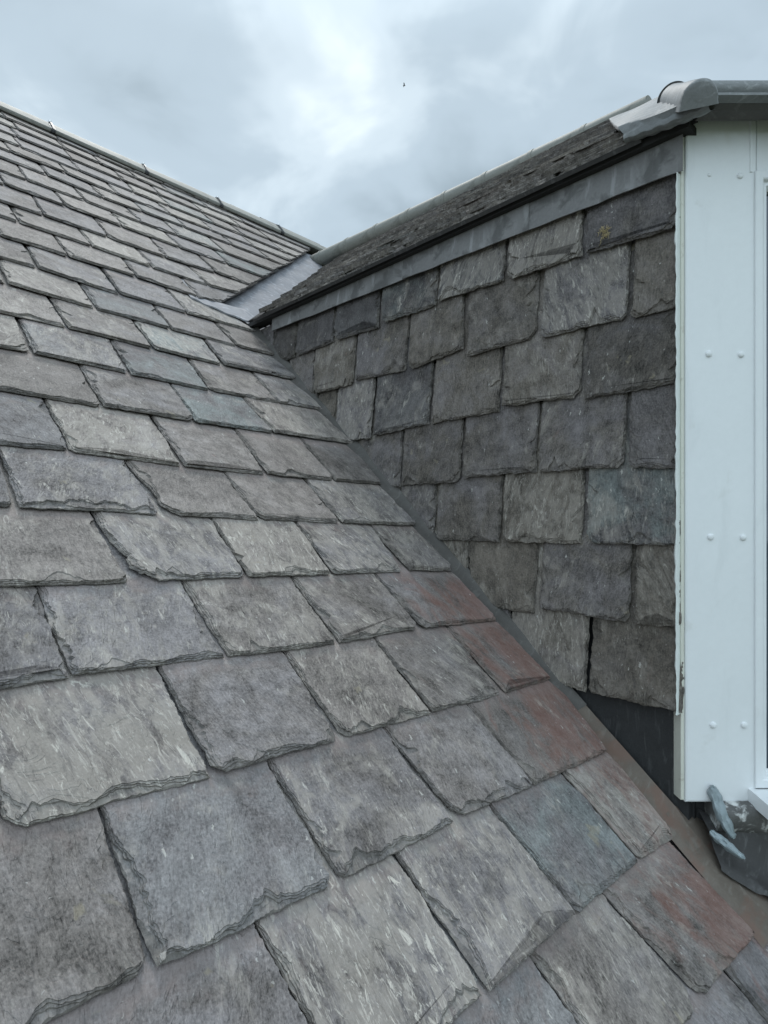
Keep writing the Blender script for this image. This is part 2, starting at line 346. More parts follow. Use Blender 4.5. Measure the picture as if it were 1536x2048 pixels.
# ------------------------------------------------------------------ slates
def slate(rng, BL, BR, dL, dR, gauge, Tk=.009, step=.004, rag=1.0, H=None, length=None, clipw=None, bites=None, breaks=(), cornercut=(), gap=.0052):
    """One hand dressed slate in its plane's coordinates. BL, BR: tail corners; dL, dR: directions of its sides up the slope.
    Returns (verts, faces, uv, edgeflag per face). Layers are stacked and inset irregularly, so edges read as split stone."""
    L = length or (2*gauge + .07)
    BL = np.array(BL, float); BR = np.array(BR, float)
    TL = BL + dL*L; TR = BR + dR*L
    if (TR-TL)[0] < .02:                   # sides that meet: end the slate where they do
        TR = TL + np.array([.02, 0])
    vis = gauge*1.12
    def side(B_, D, up):
        n1 = max(6, int(vis/step)); a = np.linspace(0, vis, n1)
        a = np.concatenate([a, [vis+.5*(L-vis), L]])
        return a
    a = side(BL, dL, True)
    Lpts = np.array([BL + (TL-BL)*(x/L) for x in a])[::-1]
    wdt = np.linalg.norm(BR-BL); nt_ = max(8, int(wdt/step))
    Bpts = np.array([BL + (BR-BL)*x for x in np.linspace(0, 1, nt_)])[1:-1]
    Rpts = np.array([BR + (TR-BR)*(x/L) for x in a])
    O = np.concatenate([Lpts, Bpts, Rpts]); n = len(O); nl, nb = len(Lpts), len(Bpts)
    # inward normals
    tail_dir = unit(BR-BL); nb_in = np.array([-tail_dir[1], tail_dir[0]])
    nl_in = np.array([dL[1], -dL[0]]); nr_in = np.array([-dR[1], dR[0]])
    N = np.concatenate([np.tile(nl_in, (nl, 1)), np.tile(nb_in, (nb, 1)), np.tile(nr_in, (len(Rpts), 1))])
    cw = max(2, int(.012/step))
    for _ in range(cw):
        N[1:-1] = (N[:-2]+N[1:-1]*2+N[2:])/4
    N /= np.linalg.norm(N, axis=1)[:, None]
    arc = np.concatenate([[0], np.cumsum(np.linalg.norm(np.diff(O, axis=0), axis=1))])
    istail = np.zeros(n); istail[nl-1:nl+nb+1] = 1
    for _ in range(cw): istail[1:-1] = (istail[:-2]+istail[1:-1]+istail[2:])/3
    hid = np.ones(n); hid[:2] = 0; hid[-2:] = 0
    # overall wobble of the outline and knocked off corners
    wob = (.0020*vnoise(rng, n, .07/step) + .0016*vnoise(rng, n, .018/step) + .0007*vnoise(rng, n, 2.2))*rag*hid
    ins0 = wob + .0012
    K = 4; zf = (0, .30, .58, .82, 1.0)
    wt = (.0035 + .0115*np.clip(.55+.6*vnoise(rng, n, .05/step), 0, 1)**1.5)*istail + (.0028 + .0095*np.clip(.4+.7*vnoise(rng, n, .06/step), 0, 1)**1.6)*(1-istail)*np.where(np.arange(n) < nl, 1.35, .6)
    wt = wt*rag*hid
    nb_bites = rng.integers(2, 6) if bites is None else bites
    extra = [np.zeros(n) for _ in range(K+1)]
    for _ in range(nb_bites):
        p0 = rng.uniform(arc[2]+.05, arc[-3]-.05); hw = rng.uniform(.012, .05); dp = rng.uniform(.006, .026)*rag; k0 = rng.integers(2, K+1)
        sh = np.clip(1-np.abs(arc-p0)/hw, 0, 1)**.75*(1+.3*vnoise(rng, n, 2.5)+.5*vnoise(rng, n, 7))*dp
        for k in range(k0, K+1): extra[k] = np.maximum(extra[k], sh)
    corners = [[0.0]*(K+1), [0.0]*(K+1)]
    for which, fr_, hw, dp, k0 in breaks:  # breakages seen on particular slates
        p0 = {'L': arc[nl-1]-fr_*gauge, 'T': arc[nl-1]+fr_*wdt, 'R': arc[nl+nb]+fr_*gauge}[which]
        sh = np.clip(1-np.abs(arc-p0)/hw, 0, 1)**.6*(1+.3*vnoise(rng, n, 3))*dp
        for k in range(k0, K+1): extra[k] = np.maximum(extra[k], sh)
    clear = np.clip(np.minimum(np.abs(arc-arc[nl-1]), np.abs(arc-arc[nl+nb]))/.03, 0, 1)
    for k in range(K+1): extra[k] = extra[k]*clear
    for ci in (0, 1):
        c0 = rng.uniform(.006, .026)*rag if rng.random() < .55 else 0.0
        for k in range(K+1):
            if k and rng.random() < .35: c0 += rng.uniform(.002, .016)*rag
            corners[ci][k] = c0
        for w_, c_ in cornercut:
            if w_ == ci: corners[ci] = [max(x, c_*(.9+.05*k)) for k, x in enumerate(corners[ci])]
    rings = []; ins = ins0.copy()
    fr = (0, .12, .42, .72, 1.0)
    for k in range(K+1):
        jit = .0019*rag*vnoise(rng, n, 1.6)*hid*(0 if k == 0 else 1) + .0009*rag*vnoise(rng, n, 6)*hid
        cur = ins0 + wt*fr[k] + extra[k] + jit
        ins = np.maximum(ins + (.00015 if k else 0), cur) if k else cur
        P = O + N*np.minimum(ins, wdt*.3)[:, None]
        for ci, (Pc, ex, ey) in enumerate(((BL, tail_dir, dL), (BR, -tail_dir, dR))):
            cc = corners[ci][k]
            if cc <= 0: continue
            u_ = (P-Pc) @ ex; v_ = (P-Pc) @ ey; m_ = cc*(1+.12*vnoise(rng, n, 4)) - u_ - v_
            m_ = np.where((u_ < cc) & (v_ < cc), np.clip(m_, 0, None), 0)
            P = P + (ex+ey)*(m_/2)[:, None]
        rings.append(P)
    # height: slabs lie parallel, each tail carried by the course below
    t0 = BL[1]; sl = (BR[1]-BL[1])/max(BR[0]-BL[0], 1e-6)
    def bcoord(P): return P[:, 1] - (BL[1] + sl*(P[:, 0]-BL[0]))
    Ht = (Tk*.5 if H is None else H)
    V = []; UV = []
    twist = rng.normal(-.0013, .0010); lift = rng.uniform(-.0012, .0012)
    # each layer ends in a riser, with a tread of the layer below showing in front of it
    R2, Z2 = [rings[0]], [zf[0]]
    for k in range(1, K+1):
        if k >= 2:
            tr = rng.uniform(.78, .95); R2.append(rings[k-1]*(1-tr) + rings[k]*tr); Z2.append(zf[k-1] + .16*(zf[k]-zf[k-1]))
        R2.append(rings[k]); Z2.append(zf[k])
    NRG = len(R2)
    for k, P in enumerate(R2):
        bq = bcoord(P); top = Ht + lift - (Tk+gap)/gauge*bq + twist*np.clip((P[:, 0]-BL[0])/wdt*2-1, -1, 1)
        z = top - Tk*(1-Z2[k])
        if 0 < k < NRG-2: z = z + .0009*vnoise(rng, n, 2.2)
        V.append(np.column_stack([P, z])); UV.append(np.column_stack([P[:, 0]-BL[0], bq]))
    V = np.concatenate(V); UV = np.concatenate(UV)
    faces = []; fl = []
    for k in range(NRG-1):
        for i in range(n-1):
            faces.append((k*n+i, k*n+i+1, (k+1)*n+i+1, (k+1)*n+i)); fl.append(.3 if k % 2 == 1 else 1.0)
    faces.append(tuple((NRG-1)*n+i for i in range(n))); fl.append(0.0)
    return V, faces, UV, fl
def slate_object(name, pieces, material, parent, centre=True):
    """pieces: list of (V, faces, UV, flags, look, seed, gauge)"""
    VV = np.concatenate([p[0] for p in pieces]); c = VV.mean(0) if centre else np.zeros(3)
    fs = []; uvs = []; look = []; seed = []; ga = []; off = 0
    for V, f, UV, fl, lo, sd, g in pieces:
        for q, e_ in zip(f, fl):
            fs.append([i+off for i in q])
            for i in q: uvs.append(UV[i]); look.append((lo[0], lo[1], lo[2], e_)); seed.append(sd); ga.append(g)
        off += len(V)
    me = bpy.data.meshes.new(name); me.from_pydata((VV-c).tolist(), [], fs); me.materials.append(material)
    uvl = me.uv_layers.new(name='slate_uv'); uvl.data.foreach_set('uv', np.array(uvs, np.float32).ravel())
    a = me.attributes.new('look', 'FLOAT_COLOR', 'CORNER'); a.data.foreach_set('color', np.array(look, np.float32).ravel())
    a = me.attributes.new('seed', 'FLOAT', 'CORNER'); a.data.foreach_set('value', np.array(seed, np.float32))
    a = me.attributes.new('gauge', 'FLOAT', 'CORNER'); a.data.foreach_set('value', np.array(ga, np.float32))
    me.update()
    o = bpy.data.objects.new(name, me); COL.objects.link(o); o.location = c; o.parent = parent
    return o
def screen(fr, a, b):                      # photo pixel of a point of a plane (only to rank sizes in the picture)
    p = fr.w(a, b) - EYE
    return None if p[1] < .05 else (CX + p[0]/p[1]*F, CY - p[2]/p[1]*F)
def area_px(fr, BL, BR, dL, dR, g):
    q = [screen(fr, *BL), screen(fr, *BR), screen(fr, *(BR+dR*g)), screen(fr, *(BL+dL*g))]
    if any(x is None for x in q): return 0.0
    q = [(min(max(x, 0), 1536), min(max(y, 0), 2048)) for x, y in q]
    return abs(sum(q[i][0]*q[(i+1) % 4][1] - q[(i+1) % 4][0]*q[i][1] for i in range(4)))/2

# ================================================================== MAIN ROOF
roof = empty('house', ROOF, 'house with a long main roof slope of weathered grey slates rising to a tiled ridge', 'house')
MR = ROOF.mat()
rng = np.random.default_rng(11)
# courses traced from the photograph and laid on the roof plane: (joint top, tail corner of the slate on its right, tail corner of the slate on its left)
C = {}
def J(top, bl, br=None): return (top, bl, br or bl)
C[0] = dict(t=-.30, J=[J((1075, 1913), (1165, 2048)), J((1215, 1783), (1405, 2000), (1395, 2018)), J((1350, 1684), (1513, 1866), (1508, 1870))], red={0: .5, 1: .95, 2: .85, 3: .5})
C[1] = dict(t=-.05, J=[J((525, 1853), (625, 2048)), J((805, 1715), (980, 1985), (953, 1993)), J((995, 1617), (1155, 1827)), J((1137, 1545), (1282, 1720), (1275, 1727)), J((1222, 1508), (1347, 1678))])
C[2] = dict(t=.215, J=[J((208, 1618), (310, 1940), (290, 1932)), J((545, 1522), (683, 1763), (662, 1780)), J((775, 1455), (915, 1638), (893, 1655)), J((940, 1403), (1070, 1570)), J((1118, 1372), (1212, 1505))])
C[3] = dict(t=.475, J=[J((-12, 1560), (15, 1663), (0, 1650)), J((328, 1345), (428, 1550), (415, 1553)), J((575, 1303), (687, 1475), (672, 1478)), J((757, 1276), (865, 1424), (860, 1428)), J((905, 1256), (1012, 1385), (1003, 1387)), J((1000, 1245), (1098, 1357))])
C[4] = dict(t=.735, J=[J((80, 1175), (140, 1352), (133, 1354)), J((370, 1163), (456, 1312), (446, 1312)), J((590, 1150), (680, 1283), (667, 1286)), J((760, 1152), (845, 1255), (832, 1257)), J((908, 1142), (992, 1240))])
C[5] = dict(t=.985, J=[J((190, 1027), (272, 1162), (243, 1165)), J((428, 1035), (498, 1152), (490, 1151)), J((598, 1045), (667, 1147), (660, 1148)), J((758, 1065), (820, 1140), (780, 1146)), J((828, 1052), (905, 1140))])
C[6] = dict(t=1.235, J=[J((2, 905), (38, 1013), (10, 1008)), J((255, 918), (333, 1028), (303, 1026)), J((452, 942), (518, 1037)), J((615, 958), (684, 1044), (679, 1044)), J((760, 968), (830, 1050))])
C[7] = dict(t=1.49, J=[J((95, 800), (141, 901), (135, 896)), J((308, 830), (369, 931), (353, 926)), J((475, 858), (534, 947)), J((612, 882), (671, 960)), J((702, 887), (760, 967))])
C[8] = dict(t=1.76, J=[J((165, 733), (205, 811), (199, 811)), J((345, 768), (392, 842)), J((495, 800), (548, 864)), J((637, 819), (703, 886))])
C[9] = dict(t=2.03, J=[J((37, 635), (66, 704), (62, 706)), J((226, 682), (262, 748), (246, 741)), J((382, 718), (420, 779)), J((511, 745), (558, 804)), J((595, 760), (644, 818))])
C[10] = dict(t=2.285, J=[J((107, 602), (136, 654)), J((272, 644), (306, 696)), J((412, 679), (447, 729)), J((550, 710), (597, 759))])
C[11] = dict(t=2.54, J=[J((2, 535), (12, 562)), J((167, 573), (193, 616), (186, 614)), J((310, 611), (343, 657)), J((435, 645), (474, 692)), J((514, 664), (551, 710))])
C[12] = dict(t=2.80, J=[J((56, 495), (73, 534)), J((210, 541), (239, 587)), J((343, 586), (376, 627)), J((455, 625), (514, 664))])
C[13] = dict(t=3.065, J=[J((116, 478), (138, 512)), J((250, 520), (273, 552)), J((369, 561), (398, 596))])
C[14] = dict(t=3.315, J=[J((20, 408), (37, 443)), J((162, 460), (183, 491)), J((280, 502), (306, 535)), J((388, 539), (420, 572))])
C[15] = dict(t=3.56, J=[J((69, 396), (87, 430)), J((195, 440), (218, 474)), J((309, 483), (332, 514)), J((407, 517), (433, 545))])
C[16] = dict(t=3.84, J=[J((114, 387), (133, 412)), J((228, 427), (246, 452))])
C[17] = dict(t=4.09, J=[J((40, 336), (54, 360)), J((155, 380), (173, 402)), J((258, 418), (280, 443))])
C[18] = dict(t=4.36, J=[J((81, 328), (96, 350)), J((190, 376), (207, 396))])
C[19] = dict(t=4.58, J=[J((7, 282), (22, 303)), J((118, 325), (132, 344)), J((217, 365), (233, 387))])
C[20] = dict(t=4.81, J=[J((255, 365), (268, 384))])
for i, tt in ((21, 5.05), (22, 5.29), (23, 5.50)): C[i] = dict(t=tt, J=[])
for i, tt in ((-1, -.55), (-2, -.80), (-3, -1.05), (-4, -1.3)): C[i] = dict(t=tt, J=[])
vA, vB = ROOF.px(442, 607), ROOF.px(600, 511)          # edge of the slates along the valley lead
vdir = unit(vB-vA)
def valley_s(t): return vA[0] + (t-vA[1])*vdir[0]/vdir[1]
def front_s(t):                            # where the roof runs out under the window front
    # n.p = -1 at y = YF
    z0 = ROOF.w(0, t); return (YF+.02 - z0[1])/ROOF.x[1]
RIDGE_T = lambda s: 5.66 - .094*(s-1.05)
tails = {i: C[i]['t'] for i in C}
look_over = {  # (course, slate number in the traced row) -> brightness, tint, red, part label
    (0, 0): (.50, .35, .55, 'slate with a rusty red stain below the tail above it'),
    (0, 1): (.49, .30, .95, 'slate with a long rusty red streak and a split flake'),
    (0, 2): (.50, .55, .62, None), (0, 3): (.46, .3, .5, None), (1, 3): (.66, .25, .35, 'narrow pale pinkish slate beside the stained lead'),
    (1, 2): (.52, .95, .05, None), (1, 1): (.52, .8, .05, 'slate with a knocked off left edge showing pale stone'), (1, 0): (.47, .7, .2, None),
    (2, 3): (.44, .25, .93, 'dark reddish slate beside the dormer side'), (2, 2): (.52, .45, .15, None), (2, 0): (.56, .9, .0, 'slate with white lime runs near its tail'), (2, 1): (.47, .6, .0, None),
    (3, 4): (.47, .3, .95, 'narrow red stained slate by the dormer side'), (3, 3): (.47, .4, .4, None), (3, 0): (.46, .45, 0, None),
    (4, 3): (.50, .45, .95, 'red stained slate against the dormer side'), (4, 0): (.58, .85, 0, 'wide blue grey slate with ochre lichen rings'), (4, 2): (.48, .4, 0, None), (4, 1): (.49, .35, 0, None),
    (5, 3): (.44, .3, .2, None), (5, 4): (.44, .2, .2, None), (5, 0): (.53, .75, 0, 'slate with its lower left corner broken off'), (6, 0): (.54, .8, 0, 'slate with a deeply chipped ragged tail'),
    (6, 1): (.58, .15, 0, 'slate with a pale cream lichen patch'), (6, 2): (.56, .2, .3, None), (7, 0): (.55, .2, .15, None), (8, 0): (.52, .5, .1, None), (9, 1): (.52, .95, 0, None), (8, 1): (.57, .97, .0, None), (10, 1): (.6, .97, 0, None), (9, 0): (.57, .9, 0, None), (16, 0): (.6, .1, .0, None), (13, 0): (.6, .1, .0, None)}
BREAKS = {(5, 0): [('L', .35, .06, .012, 0), ('L', .6, .04, .006, 1)], (6, 0): [('T', .18, .06, .022, 2), ('T', .42, .08, .020, 3), ('T', .62, .05, .026, 3), ('T', .95, .05, .02, 2)],
          (1, 1): [('L', .35, .10, .016, 2), ('L', .2, .06, .012, 1), ('T', .72, .07, .02, 4)], (0, 1): [('L', .55, .16, .020, 3), ('L', .2, .09, .012, 1)], (2, 1): [('T', .2, .06, .016, 3), ('T', .45, .08, .010, 2)],
          (2, 2): [('T', .2, .06, .018, 2), ('T', .5, .07, .016, 3)], (3, 0): [('T', .1, .1, .025, 3), ('T', .5, .07, .014, 2)], (2, 0): [('L', .4, .09, .014, 2), ('L', .05, .06, .018, 1)], (7, 1): [('T', .15, .06, .022, 2), ('T', .55, .05, .02, 3)],
          (6, 1): [('L', .4, .08, .010, 0)], (4, 0): [('R', .35, .08, .02, 2)], (1, 3): [('L', .5, .2, .014, 2), ('T', .8, .04, .02, 1)], (1, 0): [('T', .85, .06, .02, 3)]}
CORNERS = {(5, 0): [(0, .06)], (6, 1): [(0, .045)], (2, 2): [(0, .03)], (0, 0): [(1, .04)], (2, 1): [(0, .02)]}
spec_bites = {(6, 0): 7, (5, 0): 4, (1, 1): 4, (0, 1): 4}
allsl = []                                 # (area, V..., label)
def add_slate(ci, key, BL, BR, dL, dR, frame, rs, Tk=.009, rag=1.0, gauge=.25, fine=None):
    ar = area_px(frame, BL, BR, dL, dR, gauge)
    st_ = fine or (.0032 if ar > 24000 else .0045 if ar > 7000 else .007 if ar > 2000 else .012)
    lo = look_over.get(key) if key else None
    if lo is None: lo = (float(np.clip(rs.normal(.50, .045), .39, .62)), float(rs.random()), float(rs.random()**4*.3), None)
    sd = float(rs.uniform(0, 200))
    pc = slate(rs, BL, BR, dL, dR, gauge, Tk=Tk, step=st_, rag=rag, bites=spec_bites.get(key), breaks=BREAKS.get(key, ()), cornercut=CORNERS.get(key, ()))
    allsl.append((ar, (*pc, lo[:3], sd, gauge), lo[3]))
order = sorted(C)
for ci in order:
    rs = np.random.default_rng(100+ci)
    t0 = tails[ci]; up = [tails[j] for j in order if j > ci]
    gauge = (min(up)-t0) if up else .22
    lines = []                             # each joint: (tail point of right slate, tail point of left slate, direction)
    for top, bl, br in C[ci]['J']:
        T_ = ROOF.px(*top); B1 = ROOF.px(*bl); B2 = ROOF.px(*br)
        d = unit(T_-B1)
        if d[1] < .5: d = np.array([0, 1.0])
        B2 = B1 + (B2-B1)*.35; d2 = unit(T_-B2) if (T_-B2)[1] > .1 else d
        if max(bl[1], br[1]) >= 2048:      # the tail is below the frame: run the joint down to the course's line
            B1 = B1 + d*((t0-B1[1])/d[1]); B2 = B1.copy(); d2 = d
        B1[1] = np.clip(B1[1], t0-.03, t0+.03); B2[1] = np.clip(B2[1], t0-.03, t0+.03)
        lines.append((B1, B2, d, d2))
    smin = -1.3
    if lines: t_ref = lines[0][0][1]; s = lines[0][0][0]; left = []
    else:
        t_ref = t0; s = .2+rs.uniform(0, .3); left = []; lines = [(np.array([s, t0]), np.array([s, t0]), np.array([rs.normal(0, .02), 1.0]))]
    while s > smin:
        s -= rs.uniform(.27, .38); d = unit((rs.normal(0, .025), 1)); p = np.array([s, t_ref + rs.normal(0, .004)])
        left.append((p, p + np.array([0, rs.normal(0, .004)]), d))
    nleft = len(left); lines = left[::-1] + lines
    if ci < 0 or ci >= 13:                # rows that run on to the right
        s = lines[-1][0][0]; t_ref = t0
        smax = 4.2 if ci <= 0 else 9
        while True:
            s += rs.uniform(.24, .37)
            lim = (front_s(t0+.02) if ci <= 0 else valley_s(t0))
            if s > lim-.12 and ci >= 13: break
            p = np.array([s, t_ref + rs.normal(0, .006)]); lines.append((p, p + np.array([0, rs.normal(0, .004)]), unit((rs.normal(0, .03), 1))))
            if s > smax: break
        if ci >= 13:                       # cut to the valley
            if lines[-1][0][0] > lim-.04: lines.pop()
            p = np.array([lim - rs.uniform(0, .012), t0]); lines.append((p, p, vdir))
    for i in range(len(lines)-1):
        BL, BR = lines[i][0].copy(), lines[i+1][1].copy(); dL, dR = lines[i][2], lines[i+1][-1]
        if BR[0]-BL[0] < .03: continue
        if 1 <= ci <= 12 and i == len(lines)-2: BR[0] += .014 if ci > 1 else .02
        g = min(.0012 if ci < 9 else .0045, (BR[0]-BL[0])*.05); BL[0] += g*rs.uniform(.2, 1.3); BR[0] -= g*rs.uniform(.2, 1.3)
        if ci < 0 and BL[0] > front_s(max(BL[1], t0)+.12)-.05 and BL[0] > SW: continue
        mid = ROOF.w((BL[0]+BR[0])/2, t0)
        key = (ci, i-nleft)
        if t0 + gauge > 5.75: gauge = .2
        add_slate(ci, key, BL, BR, dL, dR, ROOF, rs, Tk=.0105, gauge=gauge)
allsl.sort(key=lambda x: -x[0])
for ar, pc, lab in allsl[:99]:
    o = slate_object('slate', [pc], M['slate'], roof)
    if lab: o['label'] = lab
o = slate_object('slate_covering', [x[1] for x in allsl[99:]], M['slate'], roof, True); o['kind'] = 'stuff'

# boarded deck under the slates
mb = MB(); mb.box(-1.6, 4.4, -1.6, 5.66, -.13, -.072); mb.done('roof_deck', M['wood'], roof, ROOF, pmat=MR)
# far slope behind the ridge, so that the roof is a roof from any side
mb = MB(); q = ROOF.w(-1.6, 5.62, -.06) ; 
back = Frame(ROOF.w(0, 5.62, -.06), RV, math.cos(TH)*CV - math.sin(TH)*UP)
mb.box(-1.6, 6.0, .04, 3.0, -.03, .0); mb.done('rear_slope', M['wood'], roof, back, pmat=MR)

# ridge tiles with metal unions
rp = [ROOF.px(-560, -20), ROOF.px(88, 236), ROOF.px(283, 325), ROOF.px(433, 398), ROOF.px(557, 455), ROOF.px(640, 493)]
ss = [-.35, .10, .55, 1.0]
su = [1.385, 2.06, 2.70, 3.31, 3.90, 4.5]
ss = [su[0]-.66*3, su[0]-.66*2, su[0]-.66] + su
def ridge_pt(s, a, rr):                    # profile of an angular capped ridge tile: a in -1..1 from the near skirt to the far skirt
    t = RIDGE_T(s); base = ROOF.w(s, t, .0)
    hd = CV*1.0                             # level, away
    crown = base + hd*.085 + UP*.125
    return base, crown
def ridge_profile(s, grow=0.0):
    t = RIDGE_T(s); b0 = ROOF.w(s, t-.0, .012)
    pts = []
    # near wing: thick lip, slope, rounded crown, far wing
    out = [(-.004, -.008), (-.012, .002), (-.012, .014), (.02, .05), (.048, .079), (.066, .0935), (.084, .1), (.102, .0935), (.12, .079), (.18, .014), (.182, .0)]
    for x, z in out:
        cx, cz = .084, .03; dx, dz = x-cx, z-cz; ln = math.hypot(dx, dz)
        pts.append(b0 + CV*(x+dx/ln*grow) + UP*(z+dz/ln*grow))
    return pts
for i in range(len(ss)-1):
    s0, s1 = ss[i]+.004, ss[i+1]-.004
    st = [s0+(s1-s0)*q/6 for q in range(7)]
    mb = MB(); mb.sweep(lambda k: ridge_profile(st[k], .0015*math.sin(k+i)), 7, close_prof=True, caps=True)
    mb.done('ridge_tile', M['ridge'], roof, None, True, MR)
for s_ in ss[1:-1]:
    mb = MB(); st = [s_-.016, s_-.007, s_-.006, s_+.006, s_+.007, s_+.016]; gr = [.003, .004, .012, .012, .004, .003]
    mb.sweep(lambda k: ridge_profile(st[k], gr[k]), 6, close_prof=True, caps=True)
    un = mb.done('ridge_union', M['clip'], roof, None, False, MR)
    bpy.context.view_layer.update()
    c_ = np.array(ridge_profile(s_, .016)[5])
    mb = MB(); ring = [(math.cos(a)*.011, math.sin(a)*.011) for a in np.linspace(0, 2*math.pi, 10, endpoint=False)]
    mb.sweep(lambda k: [c_ + RV*x*(1 if k < 2 else .6) + CV*y*(1 if k < 2 else .6) + UP*(-.012+.006*min(k, 2)*1.4) for x, y in ring], 3, close_prof=True, caps=True)
    sc_o = mb.done('screw_head', M['bright_metal'], None, None, True, MR)
    sc_o.parent = un; sc_o.location = Vector(sc_o.location) - Vector(un.location)

# ================================================================== DORMER
dorm = empty('dormer', CHEEK, 'slate hung dormer with a white window front standing against the main roof slope', 'dormer')
MD = CHEEK.mat()
def dpart(mb, name, material, base=None, smooth=False, parent=None):
    o = mb.done(name, material, None, base, smooth, MD)
    if parent is not None:
        o.parent = parent; o.location = Vector(o.location) - Vector(parent.location)
    else: o.parent = dorm
    return o
# side wall, boarded, behind the slates
A1 = CHEEK.loc(np.array([XB0+.001, YF, 7.0]))[0]            # front end of the side in its own coordinates
mb = MB(); mb.box(-3.4, A1+.004, -1.1, ZE-.03, -.14, -.058); dpart(mb, 'cheek_wall', M['dark_lead'], CHEEK)
# dark lead panel below the lowest slates
p = [CHEEK.px(1128, 1352), CHEEK.px(1366, 1395), CHEEK.px(1366, 1690), CHEEK.px(1330, 1690)]
mb = MB(); mb.box(CHEEK.px(900, 1100)[0], A1-.002, -1.0, CHEEK.px(1300, 1330)[1], -.057, -.030); dpart(mb, 'lead_panel', M['dark_lead'], CHEEK)

# slates hung on the side: joints from the photograph again; (top, tail of right slate, tail of left slate)
K = [
 dict(g=.16, J=[J((545, 668), (545, 730)), J((590, 655), (590, 714)), J((668, 622), (669, 683), (667, 684)), J((761, 590), (763, 648), (758, 656)), J((876, 540), (877, 604), (873, 611)), J((1015, 487), (1013, 564), (1008, 562)), J((1168, 425), (1171, 509), (1165, 512)), J((1361, 352), (1361, 455))]),
 dict(g=.2, J=[J((572, 716), (580, 790)), J((626, 700), (627, 788)), J((712, 665), (711, 763), (707, 769)), J((816, 632), (815, 744), (812, 741)), J((930, 597), (935, 713), (927, 698)), J((1083, 550), (1081, 678), (1073, 673)), J((1263, 495), (1261, 638), (1255, 637)), J((1359, 455), (1358, 616))]),
 dict(g=.22, J=[J((632, 790), (635, 880)), J((670, 778), (672, 885)), J((750, 765), (747, 872), (743, 878)), J((866, 735), (863, 848), (859, 849)), J((1005, 702), (1003, 813), (998, 823)), J((1171, 660), (1168, 799), (1161, 797)), J((1359, 620), (1358, 766))]),
 dict(g=.22, J=[J((690, 900), (700, 985)), J((804, 868), (803, 971), (800, 974)), J((927, 850), (926, 958), (921, 965)), J((1079, 817), (1077, 946), (1073, 944)), J((1258, 792), (1256, 939), (1249, 934)), J((1358, 768), (1357, 935))]),
 dict(g=.22, J=[J((780, 985), (790, 1078)), J((873, 970), (873, 1080), (869, 1078)), J((1006, 957), (1003, 1084), (999, 1085)), J((1173, 945), (1171, 1087), (1164, 1088)), J((1360, 938), (1361, 1093))]),
 dict(g=.24, J=[J((830, 1100), (840, 1200)), J((934, 1090), (935, 1205)), J((1080, 1090), (1079, 1219), (1070, 1229)), J((1268, 1092), (1267, 1250), (1260, 1245)), J((1362, 1093), (1363, 1258))]),
 dict(g=.24, J=[J((935, 1210), (940, 1330)), J((1018, 1230), (1020, 1345)), J((1182, 1245), (1177, 1385), (1173, 1386)), J((1366, 1258), (1367, 1428))]),
]
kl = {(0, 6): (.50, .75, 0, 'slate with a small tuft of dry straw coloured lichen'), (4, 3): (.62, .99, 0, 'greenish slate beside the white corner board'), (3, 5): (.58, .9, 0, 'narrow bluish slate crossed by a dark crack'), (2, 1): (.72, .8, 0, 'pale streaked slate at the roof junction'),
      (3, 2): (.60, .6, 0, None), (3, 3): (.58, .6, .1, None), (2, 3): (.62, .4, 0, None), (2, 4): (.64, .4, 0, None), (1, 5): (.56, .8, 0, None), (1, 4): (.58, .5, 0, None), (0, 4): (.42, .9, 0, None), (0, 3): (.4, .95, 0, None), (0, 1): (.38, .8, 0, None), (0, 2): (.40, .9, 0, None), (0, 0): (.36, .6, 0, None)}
for ri, row in enumerate(K):
    rs = np.random.default_rng(500+ri)
    pts = []
    for top, bl, br in row['J']:
        T_, B1, B2 = CHEEK.px(*top), CHEEK.px(*bl), CHEEK.px(*br); d = unit(T_-B1)
        if d[1] < .8: d = np.array([0, 1.0])
        d = unit((d[0]*.8, d[1])); pts.append((B1, B2, d))
    pts.insert(0, (pts[0][0]-np.array([.22, 0]), pts[0][1]-np.array([.22, 0]), np.array([0, 1.0])))
    for i in range(len(pts)-1):
        BL, BR = pts[i][0].copy(), pts[i+1][1].copy(); dL, dR = pts[i][2], pts[i+1][2]
        if BR[0]-BL[0] < .01: continue
        BL[0] += .0006; BR[0] -= .0006
        lo = kl.get((ri, i-1)) or (float(np.clip(rs.normal(.54, .045), .42, .66)), float(rs.random()), float(rs.random()**4*.25), None)
        pc = slate(rs, BL, BR, dL, dR, row['g'], Tk=.0095, step=.0034, rag=1.35, length=row['g']*(1.25 if ri == 0 else 2.06)+.015, H=.009, gap=.0085)
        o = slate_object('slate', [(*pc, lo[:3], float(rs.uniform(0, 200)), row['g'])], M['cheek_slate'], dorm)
        if lo[3]: o['label'] = lo[3]
        if lo[3] and 'straw' in lo[3]:         # a few dried strands caught on this slate
            tc_ = CHEEK.px(1213, 466); mbt = MB()
            for q_ in range(46):
                a0, b0_ = tc_ + rs.normal(0, (.008, .009)); an = rs.uniform(0, 6.28); L_ = rs.uniform(.008, .022); w_ = rs.uniform(.0006, .0012); cu = rs.normal(0, 1.2)
                def stv(k, a0=a0, b0_=b0_, an=an, L_=L_, w_=w_, cu=cu):
                    f = k/4; aa = an+cu*f; x_, y_ = a0+math.cos(aa)*L_*(f-.5), b0_+math.sin(aa)*L_*(f-.5); h_ = .0105+.004*math.sin(f*3.1)
                    return [(x_-math.sin(aa)*w_, y_+math.cos(aa)*w_, h_), (x_, y_, h_+w_*1.4), (x_+math.sin(aa)*w_, y_-math.cos(aa)*w_, h_)]
                mbt.sweep(stv, 5)
            dpart(mbt, 'straw_tuft', M['straw'], CHEEK, False, o)

